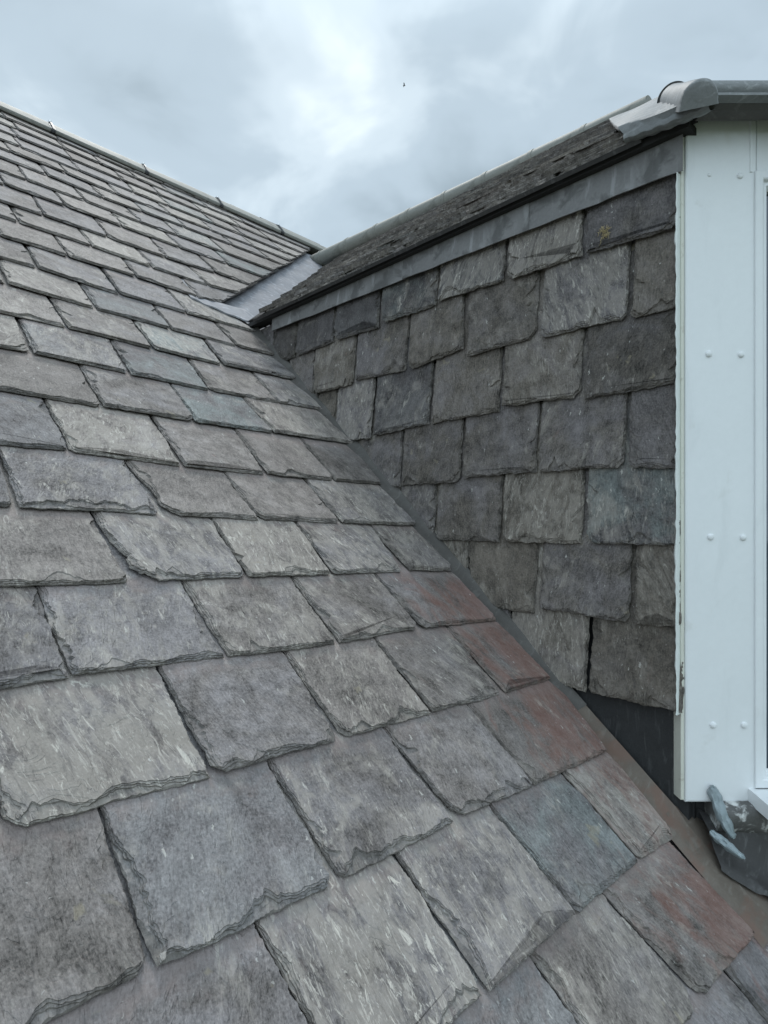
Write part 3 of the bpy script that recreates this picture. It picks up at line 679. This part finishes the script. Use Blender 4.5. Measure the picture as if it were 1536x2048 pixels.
# lead cover flashing under the eave: sheets lapped end to end, cut to the top slates
fb = [CHEEK.px(u, v) for u, v in ((500, 690), (540, 666), (1040, 470), (1366, 344))]
def flash_b(a):
    x0, x1 = fb[1], fb[3]; return x0[1] + (x1[1]-x0[1])*(a-x0[0])/(x1[0]-x0[0])
cuts = [-2.6, CHEEK.px(815, 560)[0], CHEEK.px(1062, 440)[0], A1-.003]
for i in range(3):
    a0, a1 = cuts[i] - (.015 if i else 0), cuts[i+1]; h = .012 + .0025*(i % 2)
    n_ = 40; rs = np.random.default_rng(40+i); wv = vnoise(rs, n_, 6)*.0016
    A = np.linspace(a0, a1, n_)
    mb = MB()
    mb.sweep(lambda k: [(A[k], flash_b(A[k])+wv[k]*.8, h-.004), (A[k], flash_b(A[k])+wv[k]*.8, h+wv[k]), (A[k], min(flash_b(A[k])+.05, ZE-.06), h-.002+wv[k]*.6), (A[k], flash_b(A[k])*.4+(ZE-.012)*.6, h-.003), (A[k], ZE-.012, h-.004)], n_)
    dpart(mb, 'lead_flashing', M['cheek_lead'], CHEEK, True)

# dormer roof: boards, slates, ridge
AF = DORM.px(1252, 252)[0]                 # front end of the slates along the eave
HIP = lambda b: -.568 - .385*b           # the hip runs back from the corner
AF = -.738                                # front end of the slates at the eave, then parallel with the hip
RW = (3.62-SE)/math.cos(PH)                # slope length from eave to ridge
def d_valley(bb):                          # where the dormer slope meets the main roof
    o_ = DORM.w(0, bb); dn = (o_-ROOF.o) @ ROOF.n; return -dn/(DORM.x @ ROOF.n)
mb = MB(); q0, q1 = d_valley(0), d_valley(RW)
A2 = AF + .12
v = [(q0+.02, .03, -.05), (HIP(.03), .03, -.05), (HIP(RW), RW, -.05), (q1+.02, RW, -.05), (q0+.02, .03, -.02), (HIP(.03), .03, -.02), (HIP(RW), RW, -.02), (q1+.02, RW, -.02)]
mb.add(v, [(3, 2, 1, 0), (4, 5, 6, 7), (0, 1, 5, 4), (1, 2, 6, 5), (2, 3, 7, 6), (3, 0, 4, 7)]); dpart(mb, 'dormer_roof_deck', M['wood'], DORM)
pieces = []; rs = np.random.default_rng(77); gd = .2
b0 = 0.0; row = 0
vd = unit((q1-q0, RW))
rows_b = [0.0, .012] + [gd*i for i in range(1, int(RW/gd)+1)]
for ri, bb in enumerate(rows_b):
    a = d_valley(bb) + .17 + rs.uniform(-.01, .02); first = True
    AFr = AF - .40*bb; hdir = unit((-.40, 1))
    while a < AFr-.02:
        wd = rs.uniform(.24, .38); a1 = min(a+wd, AFr)
        if AFr-a1 < .1: a1 = AFr
        if a1 == AFr: a1 += rs.uniform(-.01, .012); last = True
        else: last = False
        BL = np.array([a+.002, bb+rs.normal(0, .006)]); BR = np.array([a1-.002, bb+rs.normal(0, .006)])
        dL = vd if first else np.array([0, 1.0]); dR = hdir if last else np.array([0, 1.0])
        near = ri < 4
        pc = slate(rs, BL, BR, dL, dR, gd, Tk=.019 if ri != 0 else .013, step=.0045 if near else .007, rag=1.15 if ri < 6 else .8, bites=4, length=(gd*2+.05 if ri else gd*.6), H=(.008 if ri else -.008))
        lo = (float(np.clip(rs.normal(.47, .09), .28, .66)), float(rs.random()), 0.0)
        pieces.append((*pc, lo, float(rs.uniform(0, 200)), gd)); a = a1; first = False
        if last: break
pi = MD.inverted() @ DORM.mat()
Mi = np.array(pi)
pieces = [(p[0] @ Mi[:3, :3].T + Mi[:3, 3], *p[1:]) for p in pieces]
o = slate_object('roof_slates', pieces, M['slate'], dorm); o.name = 'slate_covering'; o['kind'] = 'stuff'
# eave batten and dark soffit below the slates
mb = MB(); mb.box(q0+.1, AF+.02, -.004, .008, -.034, -.021); dpart(mb, 'eave_batten', M['apron'], DORM)
mb = MB(); mb.box(q0-.2, A1+.02, ZE-.035, ZE-.015, -.03, .03); dpart(mb, 'soffit', M['wood'], CHEEK)

# dormer ridge: half round tiles falling slightly to the front
def on_ray(fr_d, u, v):                    # point of the sight line at level distance fr_d along the main ridge direction
    q = np.array([(u-CX)/F, 1.0, -(v-CY)/F]); return EYE + q*(fr_d/(q @ RV))
rA, rB = on_ray(3.62, 600, 523), on_ray(3.62, 1300, 190)
rdir = unit(rB-rA); rlen = np.linalg.norm(rB-rA); side = unit(np.cross(rdir, UP)); upn = np.cross(side, rdir)
nt_r = 9
for i in range(nt_r):
    x0, x1 = rlen*i/nt_r - (.0 if i == 0 else .03), rlen*(i+1)/nt_r
    mb = MB(); rr = .068
    angs = np.linspace(-.35*math.pi, 1.35*math.pi, 19)
    st = [(x0, rr+.004), (x0+.03, rr+.004), (x0+.031, rr), (x1, rr-.001)] if i else [(x0, rr), (x0+.02, rr), (x0+.03, rr), (x1, rr)]
    mb.sweep(lambda k: [rA + rdir*st[k][0] + side*math.cos(a)*st[k][1] + upn*(math.sin(a)*st[k][1]-.075) for a in angs], 4, close_prof=True, caps=True)
    dpart(mb, 'dormer_ridge_tile', M['ridge'], None, True)

# lead valley: sheet on the main roof between its slates and the dormer slates, its foot dressed over the slates below
n_u, n_v = 46, 14
uA, uB = ROOF.px(400, 608), ROOF.px(612, 500)
def valley_pt(i, j):
    f = i/(n_u-1); g = j/(n_v-1)
    t = 2.93 + (5.35-2.93)*f; s_l = valley_s(t) - .05; s_r = SW+.02 + (t-2.86)*1.02*(vdir[0]/vdir[1]) + .1
    s = s_l + (s_r-s_l)*g
    return np.array([s, t])
rs = np.random.default_rng(9)
mb = MB(); V = []
for i in range(n_u):
    for j in range(n_v):
        s, t = valley_pt(i, j); h = -.054 + .003*math.sin(17*t+5*s) + .0018*math.sin(41*s-9*t)
        V.append((s, t, h))
F_ = [(i*n_v+j, i*n_v+j+1, (i+1)*n_v+j+1, (i+1)*n_v+j) for i in range(n_u-1) for j in range(n_v-1)]
mb.add(V, F_)
dpart(mb, 'valley_lead', M['lead'], ROOF, True)
# dressed foot of the valley lead, lapped over the slates and folded up to the eave
bot_l = [ROOF.px(u, v) for u, v in ((381, 593), (415, 610), (455, 629), (492, 644), (512, 648))]
bot_l.append(np.array([1.82, 2.80]))
top_l = [q_ + np.array([.0, .10 + .16*min(1, i/2)]) for i, q_ in enumerate(bot_l)]
V = []; nn, mmn = 48, 26
def interp(P, f):
    x = f*(len(P)-1); i = min(int(x), len(P)-2); return P[i]*(1-(x-i)) + P[i+1]*(x-i)
for i in range(nn):
    f = i/(nn-1)
    for j in range(mmn):
        g = j/(mmn-1); p0_ = interp(bot_l, f); s_, t_ = p0_[0] + .02*g, p0_[1] + (3.27-p0_[1])*g
        sm = lambda x: max(0, min(1, x))**2*(3-2*max(0, min(1, x)))
        h = -.0065 + .085*max(0, 3.06-t_) + (.0015*math.sin(9*f*3+6*g) + .0014*(1-g)*math.sin(31*f))*sm((3.08-t_)/.05) - .046*sm((t_-3.05)/.2)*sm((s_-1.58)/.12) - .004*sm((t_-3.06)/.06) + .012*sm((f-.8)/.2)*(1-g)
        V.append((s_, t_, h))
base_n = len(V)
lip = []
for i in range(nn):                        # thickness at the free lower edge
    p_ = V[i*mmn]; V.append((p_[0]-.0, p_[1]-.003, p_[2]-.007))
F_ = [(i*mmn+j, (i+1)*mmn+j, (i+1)*mmn+j+1, i*mmn+j+1) for i in range(nn-1) for j in range(mmn-1)]
F_ += [(base_n+i, base_n+i+1, (i+1)*mmn, i*mmn) for i in range(nn-1)]
mb = MB(); mb.add(V, F_); dpart(mb, 'lead_apron', M['lead'], ROOF, True)
# two welted seams across the valley lead
# lead gutter strip between the roof slates and the dormer side
n_ = 60; Ts = np.linspace(-1.0, 2.78, n_); rs = np.random.default_rng(21)
w1, w2 = vnoise(rs, n_, 5), vnoise(rs, n_, 9)
def strip(T0, T1, material, name):
    n_ = int((T1-T0)/.05)+2; Tq = np.linspace(T0, T1, n_); mb = MB()
    w1, w2 = vnoise(rs, n_, 5), vnoise(rs, n_, 9)
    def pf(k):
        t = Tq[k]; low = t < -.06
        return [(SW-.24 if not low else 1.67, t, -.026 if not low else -.008), (SW-.10 if not low else 1.69, t, (-.020 if not low else 0)+.001*w1[k]), (SW-.05+.004*w2[k], t, (-.012 if not low else .001)+.0015*w1[k]),
                (SW-.028+.004*w1[k], t, (-.007 if not low else .002)+.002*w2[k]), (SW-.008, t, .001+.002*w1[k]), (SW+.006, t, (.012+.005*w2[k]) if not low else .003)]
    mb.sweep(pf, n_)
    dpart(mb, name, material, ROOF, True)
strip(-.345, .36, M['rust_lead'], 'gutter_lead')
for q_ in range(6):                        # soakers in lapped lengths
    strip(.34+.41*q_, .34+.41*(q_+1)+.02, M['soaker'], 'soaker_lead')
n_ = 12; Tq = np.linspace(-.36, -.01, n_); w1, w2 = vnoise(rs, n_, 3), vnoise(rs, n_, 4); mb = MB()
mb.sweep(lambda k: [(SW-.03, Tq[k], -.006), (SW-.01, Tq[k], -.001), (1.85, Tq[k], .003+.002*w2[k]), (2.0, Tq[k], .005), (2.25, Tq[k], .008+.002*w1[k]), (2.4, Tq[k], .009)], n_)
dpart(mb, 'corner_lead', M['rust_lead'], ROOF, True)

# lead hip over the front end of the dormer roof: dressed sheet, hump and upturned stop end
def sheet(P, name, material, nseg=10, th=.004, smooth=True):
    pass
cpts = {}
def dp(u, v, h=0.0):                       # photo pixel on the dormer slope raised by h
    fr = Frame(DORM.w(0, 0, h), DORM.x, DORM.y); a, b_ = fr.px(u, v); return fr.w(a, b_)
# skirt: from the slates' front edge to the hip, in folds that run along the eave, its edge turned down over the eave
nA, nB = 44, 60
mb = MB(); V = []
eave_rows = [(.040, -.026), (.012, -.024), (-.002, -.021), (-.010, -.014), (-.013, -.006), (-.010, .001), (-.003, .006)]
for i in range(nA):
    f = i/(nA-1)
    for q_, (b_, h) in enumerate(eave_rows):
        a = (AF-.02)*(1-f) + (HIP(-.06)+.015)*f
        V.append((a, b_-.030*f**2, h-.012*math.sin(f*1.7)+.0015*math.sin(34*f)))
    for j in range(nB):
        g = j/(nB-1); b_ = .004 + 1.3*g**1.3; a = (AF-.03-.40*b_)*(1-f) + HIP(b_)*f
        fold = .018*abs(math.sin(b_**.62*21+.6*f))*(1-.55*f) + .002*math.sin(31*a+7*b_)
        V.append((a, b_-.030*f**2*(1-g)**6, .010 + fold - .010*f*(1-g)**8))
nR = nB + len(eave_rows)
F_ = [(i*nR+j, (i+1)*nR+j, (i+1)*nR+j+1, i*nR+j+1) for i in range(nA-1) for j in range(nR-1)]
mb.add(V, F_)
skirt = dpart(mb, 'hip_lead', M['hip_lead'], DORM, True)
# hump: a roll that runs up the hip from its dressed stop end
h0 = DORM.w(HIP(-.075), -.075, .004); h1 = DORM.w(HIP(.58), .58, .004)
hd = unit(h1-h0); hl = np.linalg.norm(h1-h0); hs = unit(np.cross(hd, UP)); hu = np.cross(hs, hd)
mb = MB(); st = [0, .002, .008, .02, .12, .24, .36, .48, hl+.02]; rad = [.036, .041, .0435, .0445, .044, .045, .043, .044, .046]
angs = np.linspace(0, math.pi, 25)
def hring(k):
    r_ = rad[k]; o_ = h0 + hd*st[k]
    ring = [o_ + hs*math.cos(a)*r_*(1.0+.02*math.sin(5*a+k)) + hu*(math.sin(a)*r_*(1.02+.02*math.sin(3*k+a))) for a in angs]
    return [o_ + hs*r_*1.06 - hu*.016, o_ + hs*r_*1.01 - hu*.006] + ring + [o_ - hs*r_*1.01 - hu*.006, o_ - hs*r_*1.06 - hu*.016]
mb.sweep(hring, len(st), close_prof=True, caps=True)
hump = dpart(mb, 'hip_roll', M['hip_lead'], None, True)
# dark welt where the hump ends
mb = MB(); we = [hl+.006, hl+.007, hl+.016, hl+.017]; wr = [.045, .053, .053, .045]
mb.sweep(lambda k: [h0 + hd*we[k] + hs*math.cos(a)*wr[k] + hu*math.sin(a)*wr[k] for a in angs], 4, close_prof=True, caps=True)
dpart(mb, 'lead_welt', M['clip'], None, True)

# ------------------------------------------------------------------ window front (faces the camera)
def fz(v, y=YF): return -(v-CY)/F*y
ZT, ZB = fz(237), fz(1605)
FR = FRONT
# FRONT: x right, y up, normal = x cross y = -Y (towards the viewer)
bd = MB(); bd.box(XB0, XB1, ZB, ZT, -.03, .0, .006); board = dpart(bd, 'corner_board', M['white'], FR)
mb = MB(); mb.box(XB0-.0105, XB0-.0006, ZB+.004, ZT-.002, -.055, -.006, .002); dpart(mb, 'board_edge_trim', M['cream'], FR)
mb = MB(); mb.box(XB0, 2.6, -1.75, 1.15, -.14, -.045); dpart(mb, 'front_wall', M['dark_lead'], FR)
mb = MB(); mb.box(XB1+.003, 2.6, fz(345)+.001, ZT+.004, -.03, -.006, .003); dpart(mb, 'head_panel', M['white'], FR)
mb = MB(); mb.box(XB1-.020, XB1-.013, fz(345), ZT, -.002, .003, .001); dpart(mb, 'cover_strip', M['white'], FR)
# rivets
rv = [(1419, 350, .55), (1480, 352, .9), (1417, 708, .95), (1482, 709, .95), (1421, 1074, .95), (1486, 1075, .95), (1426, 1450, .95), (1488, 1450, .95)]
for u, v, q in rv:
    x, z = FR.px(u, v); mb = MB(); r_ = .0095*q
    ring = lambda k: [(x+math.cos(a)*r_*(1, 1, .86, .55, .15)[k], z+math.sin(a)*r_*(1, 1, .86, .55, .15)[k], (-.002, .002, .0045, .006, .0066)[k]*q) for a in np.linspace(0, 2*math.pi, 20, endpoint=False)]
    mb.sweep(ring, 5, close_prof=True, caps=True); o = dpart(mb, 'screw_cap', M['white'], FR, True, board)
# window: outer frame, sash, glass
WX0, WX1 = FR.px(1508, 0)[0], 2.3; WZ1, WZ0 = fz(343), fz(1575)
def frame_ring(x0, x1, z0, z1, prof):
    """mitred frame: prof is a list of (inset, height)"""
    mb = MB()
    def ring(k):
        i, h = prof[k]; return [(x0+i, z0+i, h), (x1-i, z0+i, h), (x1-i, z1-i, h), (x0+i, z1-i, h)]
    mb.sweep(ring, len(prof), close_prof=True); return mb
wf = dpart(frame_ring(WX0, WX1, WZ0, WZ1, [(0, -.06), (0, .004), (.002, .0065), (.020, .0065), (.024, .004), (.026, -.004), (.034, -.010), (.036, -.03)]), 'window_frame', M['white'], FR)
dpart(frame_ring(WX0+.0245, WX1-.0245, WZ0+.0245, WZ1-.0245, [(0, -.05), (0, -.006), (.003, -.004), (.012, -.004), (.02, -.016), (.021, -.02)]), 'sash', M['white'], FR, False, wf)
mb = MB(); mb.box(WX0+.030, WX1-.030, WZ0+.030, WZ1-.030, -.030, -.024); dpart(mb, 'pane', M['glass'], FR, False, wf)
mb = MB(); mb.box(WX0+.0405, WX1-.0405, WZ1-.052, WZ1-.0405, -.0239, -.0195); dpart(mb, 'glazing_gasket', M['clip'], FR, False, wf)
# sill
sx = FR.px(1496, 0)[0]; sz = fz(1577)
mb = MB()
prof = [(.0, sz), (.012, sz+.0), (.13, sz-.012), (.136, sz-.016), (.136, sz-.046), (.13, sz-.05), (.02, sz-.040), (.0, sz-.040)]
mb.sweep(lambda k: [((sx, 2.4)[k], z, h) for h, z in prof], 2, close_prof=True, caps=True); dpart(mb, 'window_sill', M['white'], FR)
# eave of the front: lead roll gutter over a dark soffit
Yg = YF-.09; zg = -(187-CY)/F*Yg; xg0 = (1418-CX)/F*Yg
mb = MB(); n_ = 30; X = np.linspace(xg0, 2.5, n_); rs = np.random.default_rng(5); wv = vnoise(rs, n_, 4)*.0015
pr = [(.06, .012), (.03, .026), (.0, .028), (-.016, .022), (-.024, .006), (-.022, -.006), (-.014, -.014), (-.020, -.018), (-.030, -.020), (-.031, -.027), (-.024, -.031), (-.010, -.033)]
mb.sweep(lambda k: [(X[k], Yg+y, 7+zg+z+wv[k]*(1 if z < 0 else .4)) for y, z in pr], n_, caps=False); dpart(mb, 'eave_roll', M['hip_lead'], None, True)
mb = MB(); xs = np.linspace(xg0-.01, 2.5, 24); wq = vnoise(rs, 24, 3)*.003
mb.sweep(lambda k: [(xs[k], Yg-.008, 7+zg-.031), (xs[k], Yg+.010, 7+zg-.036+wq[k]), (xs[k], Yg+.05, 7+zg-.036+wq[k]), (xs[k], YF+.0, 7+ZT+.004), (xs[k], YF+.05, 7+ZT+.004), (xs[k], YF+.05, 7+zg), (xs[k], Yg-.0, 7+zg)], 24, close_prof=True, caps=True)
dpart(mb, 'front_soffit', M['soaker'], None)
# front slope of the dormer roof, lead covered, behind the roll
H0, H1 = DORM.w(HIP(.12), .12, -.03), DORM.w(HIP(RW), RW, -.03)
mb = MB(); mb.add([H0, H0+np.array([1.7, 0, 0]), H1+np.array([1.0, 0, 0]), H1] + [q_-np.array([0, 0, .03]) for q_ in (H0, H0+np.array([1.7, 0, 0]), H1+np.array([1.0, 0, 0]), H1)],
    [(0, 1, 2, 3), (7, 6, 5, 4), (0, 4, 5, 1), (1, 5, 6, 2), (2, 6, 7, 3), (3, 7, 4, 0)]); dpart(mb, 'front_roof_slope', M['hip_lead'], None)

# sealant bead squeezed out along the slate edge
n_ = 260; Z = np.linspace(fz(345), fz(1430), n_); rs = np.random.default_rng(3)
wv = .005 + .0028*vnoise(rs, n_, 14) + .0026*vnoise(rs, n_, 3); pv = .006+.003*vnoise(rs, n_, 7)
aw = CHEEK.loc(np.array([XB0-.011, YF+.012, 7]))[0]
mb = MB(); mb.sweep(lambda k: [(aw+.002, Z[k], -.004), (aw+.001, Z[k], .012+pv[k]*.4), (aw-wv[k]*.5, Z[k], .013+pv[k]*.5), (aw-wv[k]*1.1, Z[k], .010+pv[k]*.2), (aw-wv[k]*1.25, Z[k], .0)], n_)
dpart(mb, 'sealant_bead', M['bead'], CHEEK, True)

# under the sill: lead roll splashed with paint, lead apron on the slates, smears of grey sealant
yr = YF-.012; zr = fz(1632, yr); mb = MB(); n_ = 26; X = np.linspace(FR.px(1424, 0)[0], 2.4, n_); rs = np.random.default_rng(8); wv = vnoise(rs, n_, 3)*.003
angs = np.linspace(0, 2*math.pi, 18, endpoint=False)
mb.sweep(lambda k: [(X[k], yr+math.cos(a)*(.042+wv[k])+.012, 7+zr+math.sin(a)*(.043+wv[k]*.7)+.008*math.cos(2*a)) for a in angs], n_, close_prof=True, caps=True)
dpart(mb, 'lead_roll', M['splash'], None, True)
# apron: from under the roll down onto the roof, parallel with the window front
n_ = 34; X = np.concatenate([np.linspace(.875, 1.12, 28), np.linspace(1.16, 2.3, 6)]); mb = MB(); rs = np.random.default_rng(6); wv = vnoise(rs, n_, 4)*.008
def roof_z(x, y): return (ROOF.o[2] + (-(np.array([x, y, 0])-np.array([*ROOF.o[:2], 0])) @ ROOF.n)/ROOF.n[2])
def apr(k):
    x = X[k]; zz = 7+zr-.03
    pts = []
    for q_, (y, lift) in enumerate(((YF+.02, None), (YF-.02, None), (YF-.035, .05), (YF-.06, .030), (YF-.075, .026), (YF-.095, .022+wv[k]), (YF-.099, .014+wv[k]))):
        rz = roof_z(x, y)
        pts.append((x, y, max(zz, rz+.05) if lift is None else rz+lift+wv[k]*.5) if lift is None else (x, y, rz+lift/ROOF.n[2]*.8))
    return pts
mb.sweep(apr, n_); dpart(mb, 'front_lead_apron', M['apron'], None, True)
def smear(name, pts, width, th, seed, depth_fn):
    """a trowelled ridge of sealant along photo points, laid on real depth"""
    rs = np.random.default_rng(seed); n_ = 90; P = []
    pts = np.array(pts, float); 
    for k in range(n_):
        x = k/(n_-1)*(len(pts)-1); i = min(int(x), len(pts)-2); q_ = pts[i]*(1-(x-i)) + pts[i+1]*(x-i); P.append(q_)
    P = np.array(P); wn = vnoise(rs, n_, 22)+.7*vnoise(rs, n_, 8); wn2 = vnoise(rs, n_, 20)+.7*vnoise(rs, n_, 7)
    mb = MB(); m_ = 15
    def ring(k):
        u, v, wpx, y = P[k]; d = P[min(k+1, n_-1)][:2]-P[max(k-1, 0)][:2]; d = d/np.linalg.norm(d); nrm = np.array([-d[1], d[0]])
        out = []
        for j in range(m_):
            g = j/(m_-1)*2-1; hh = th*(1-g**4)*(1+.25*math.sin(4*g+wn[k]*1.2)+.06*math.sin(12*g+1.5*wn2[k])) ; ww = wpx*.84*(1+.2*(wn[k] if g > 0 else wn2[k]))*min(1, .45+k*.09, .45+(n_-1-k)*.09)
            uu, vv = np.array([u, v]) + nrm*g*ww; yy = y - hh
            q_ = np.array([(uu-CX)/F, 1, -(vv-CY)/F]); out.append(EYE + q_*yy)
        return out
    mb.sweep(ring, n_, caps=True); return dpart(mb, name, M['smear'], None, True)
smear('sealant_smear', [(1424, 1570, 6, YF-.001), (1425, 1582, 11, YF-.003), (1434, 1604, 15, YF-.012), (1444, 1628, 14, YF-.034), (1454, 1650, 15, YF-.046), (1462, 1666, 11, YF-.048), (1468, 1678, 7, YF-.048)], .0026, .012, 1, None)
smear('sealant_smear', [(1420, 1662, 7, YF-.040), (1430, 1672, 9, YF-.050), (1448, 1686, 11, YF-.068), (1468, 1702, 9, YF-.085), (1490, 1718, 8, YF-.095)], .0026, .010, 2, None)

# ================================================================== bird, ground
bp = EYE + np.array([(808-CX)/F, 1, -(171-CY)/F])*42
bird = empty('bird', bp, 'tiny dark bird flying in the grey cloudy sky', 'bird')
mb = MB(); bb_ = [(-.09, .002), (-.06, .014), (-.02, .024), (.03, .026), (.07, .018), (.09, .013), (.105, .004)]
mb.sweep(lambda k: [np.array(bp)+np.array([bb_[k][0], math.cos(a)*bb_[k][1], math.sin(a)*bb_[k][1]]) for a in np.linspace(0, 2*math.pi, 10, endpoint=False)], 7, close_prof=True, caps=True)
mb.done('body', M['bird'], bird, None, True, Matrix.Translation(bp))
for sg in (-1, 1):
    mb = MB(); sec = [(.0, .045, -.03, .0), (.06, .05, -.02, .03), (.12, .03, -.03, .055), (.18, .0, -.035, .05), (.21, -.025, -.035, .04)]
    mb.sweep(lambda k: [np.array(bp)+np.array([x_, sg*(sec[k][0]+.012), sec[k][3]+z_]) for x_, z_ in ((sec[k][1], 0), (sec[k][2], .004), (sec[k][2]-.004, 0), (sec[k][2], -.004))], 5, close_prof=True, caps=True)
    mb.done('wing', M['bird'], bird, None, False, Matrix.Translation(bp))
mb = MB(); n_ = 12
mb.add([(x, y, 0) for x in np.linspace(-900, 900, n_) for y in np.linspace(-900, 900, n_)], [(i*n_+j, (i+1)*n_+j, (i+1)*n_+j+1, i*n_+j+1) for i in range(n_-1) for j in range(n_-1)])
g = mb.done('ground', M['ground']); g['kind'] = 'structure'
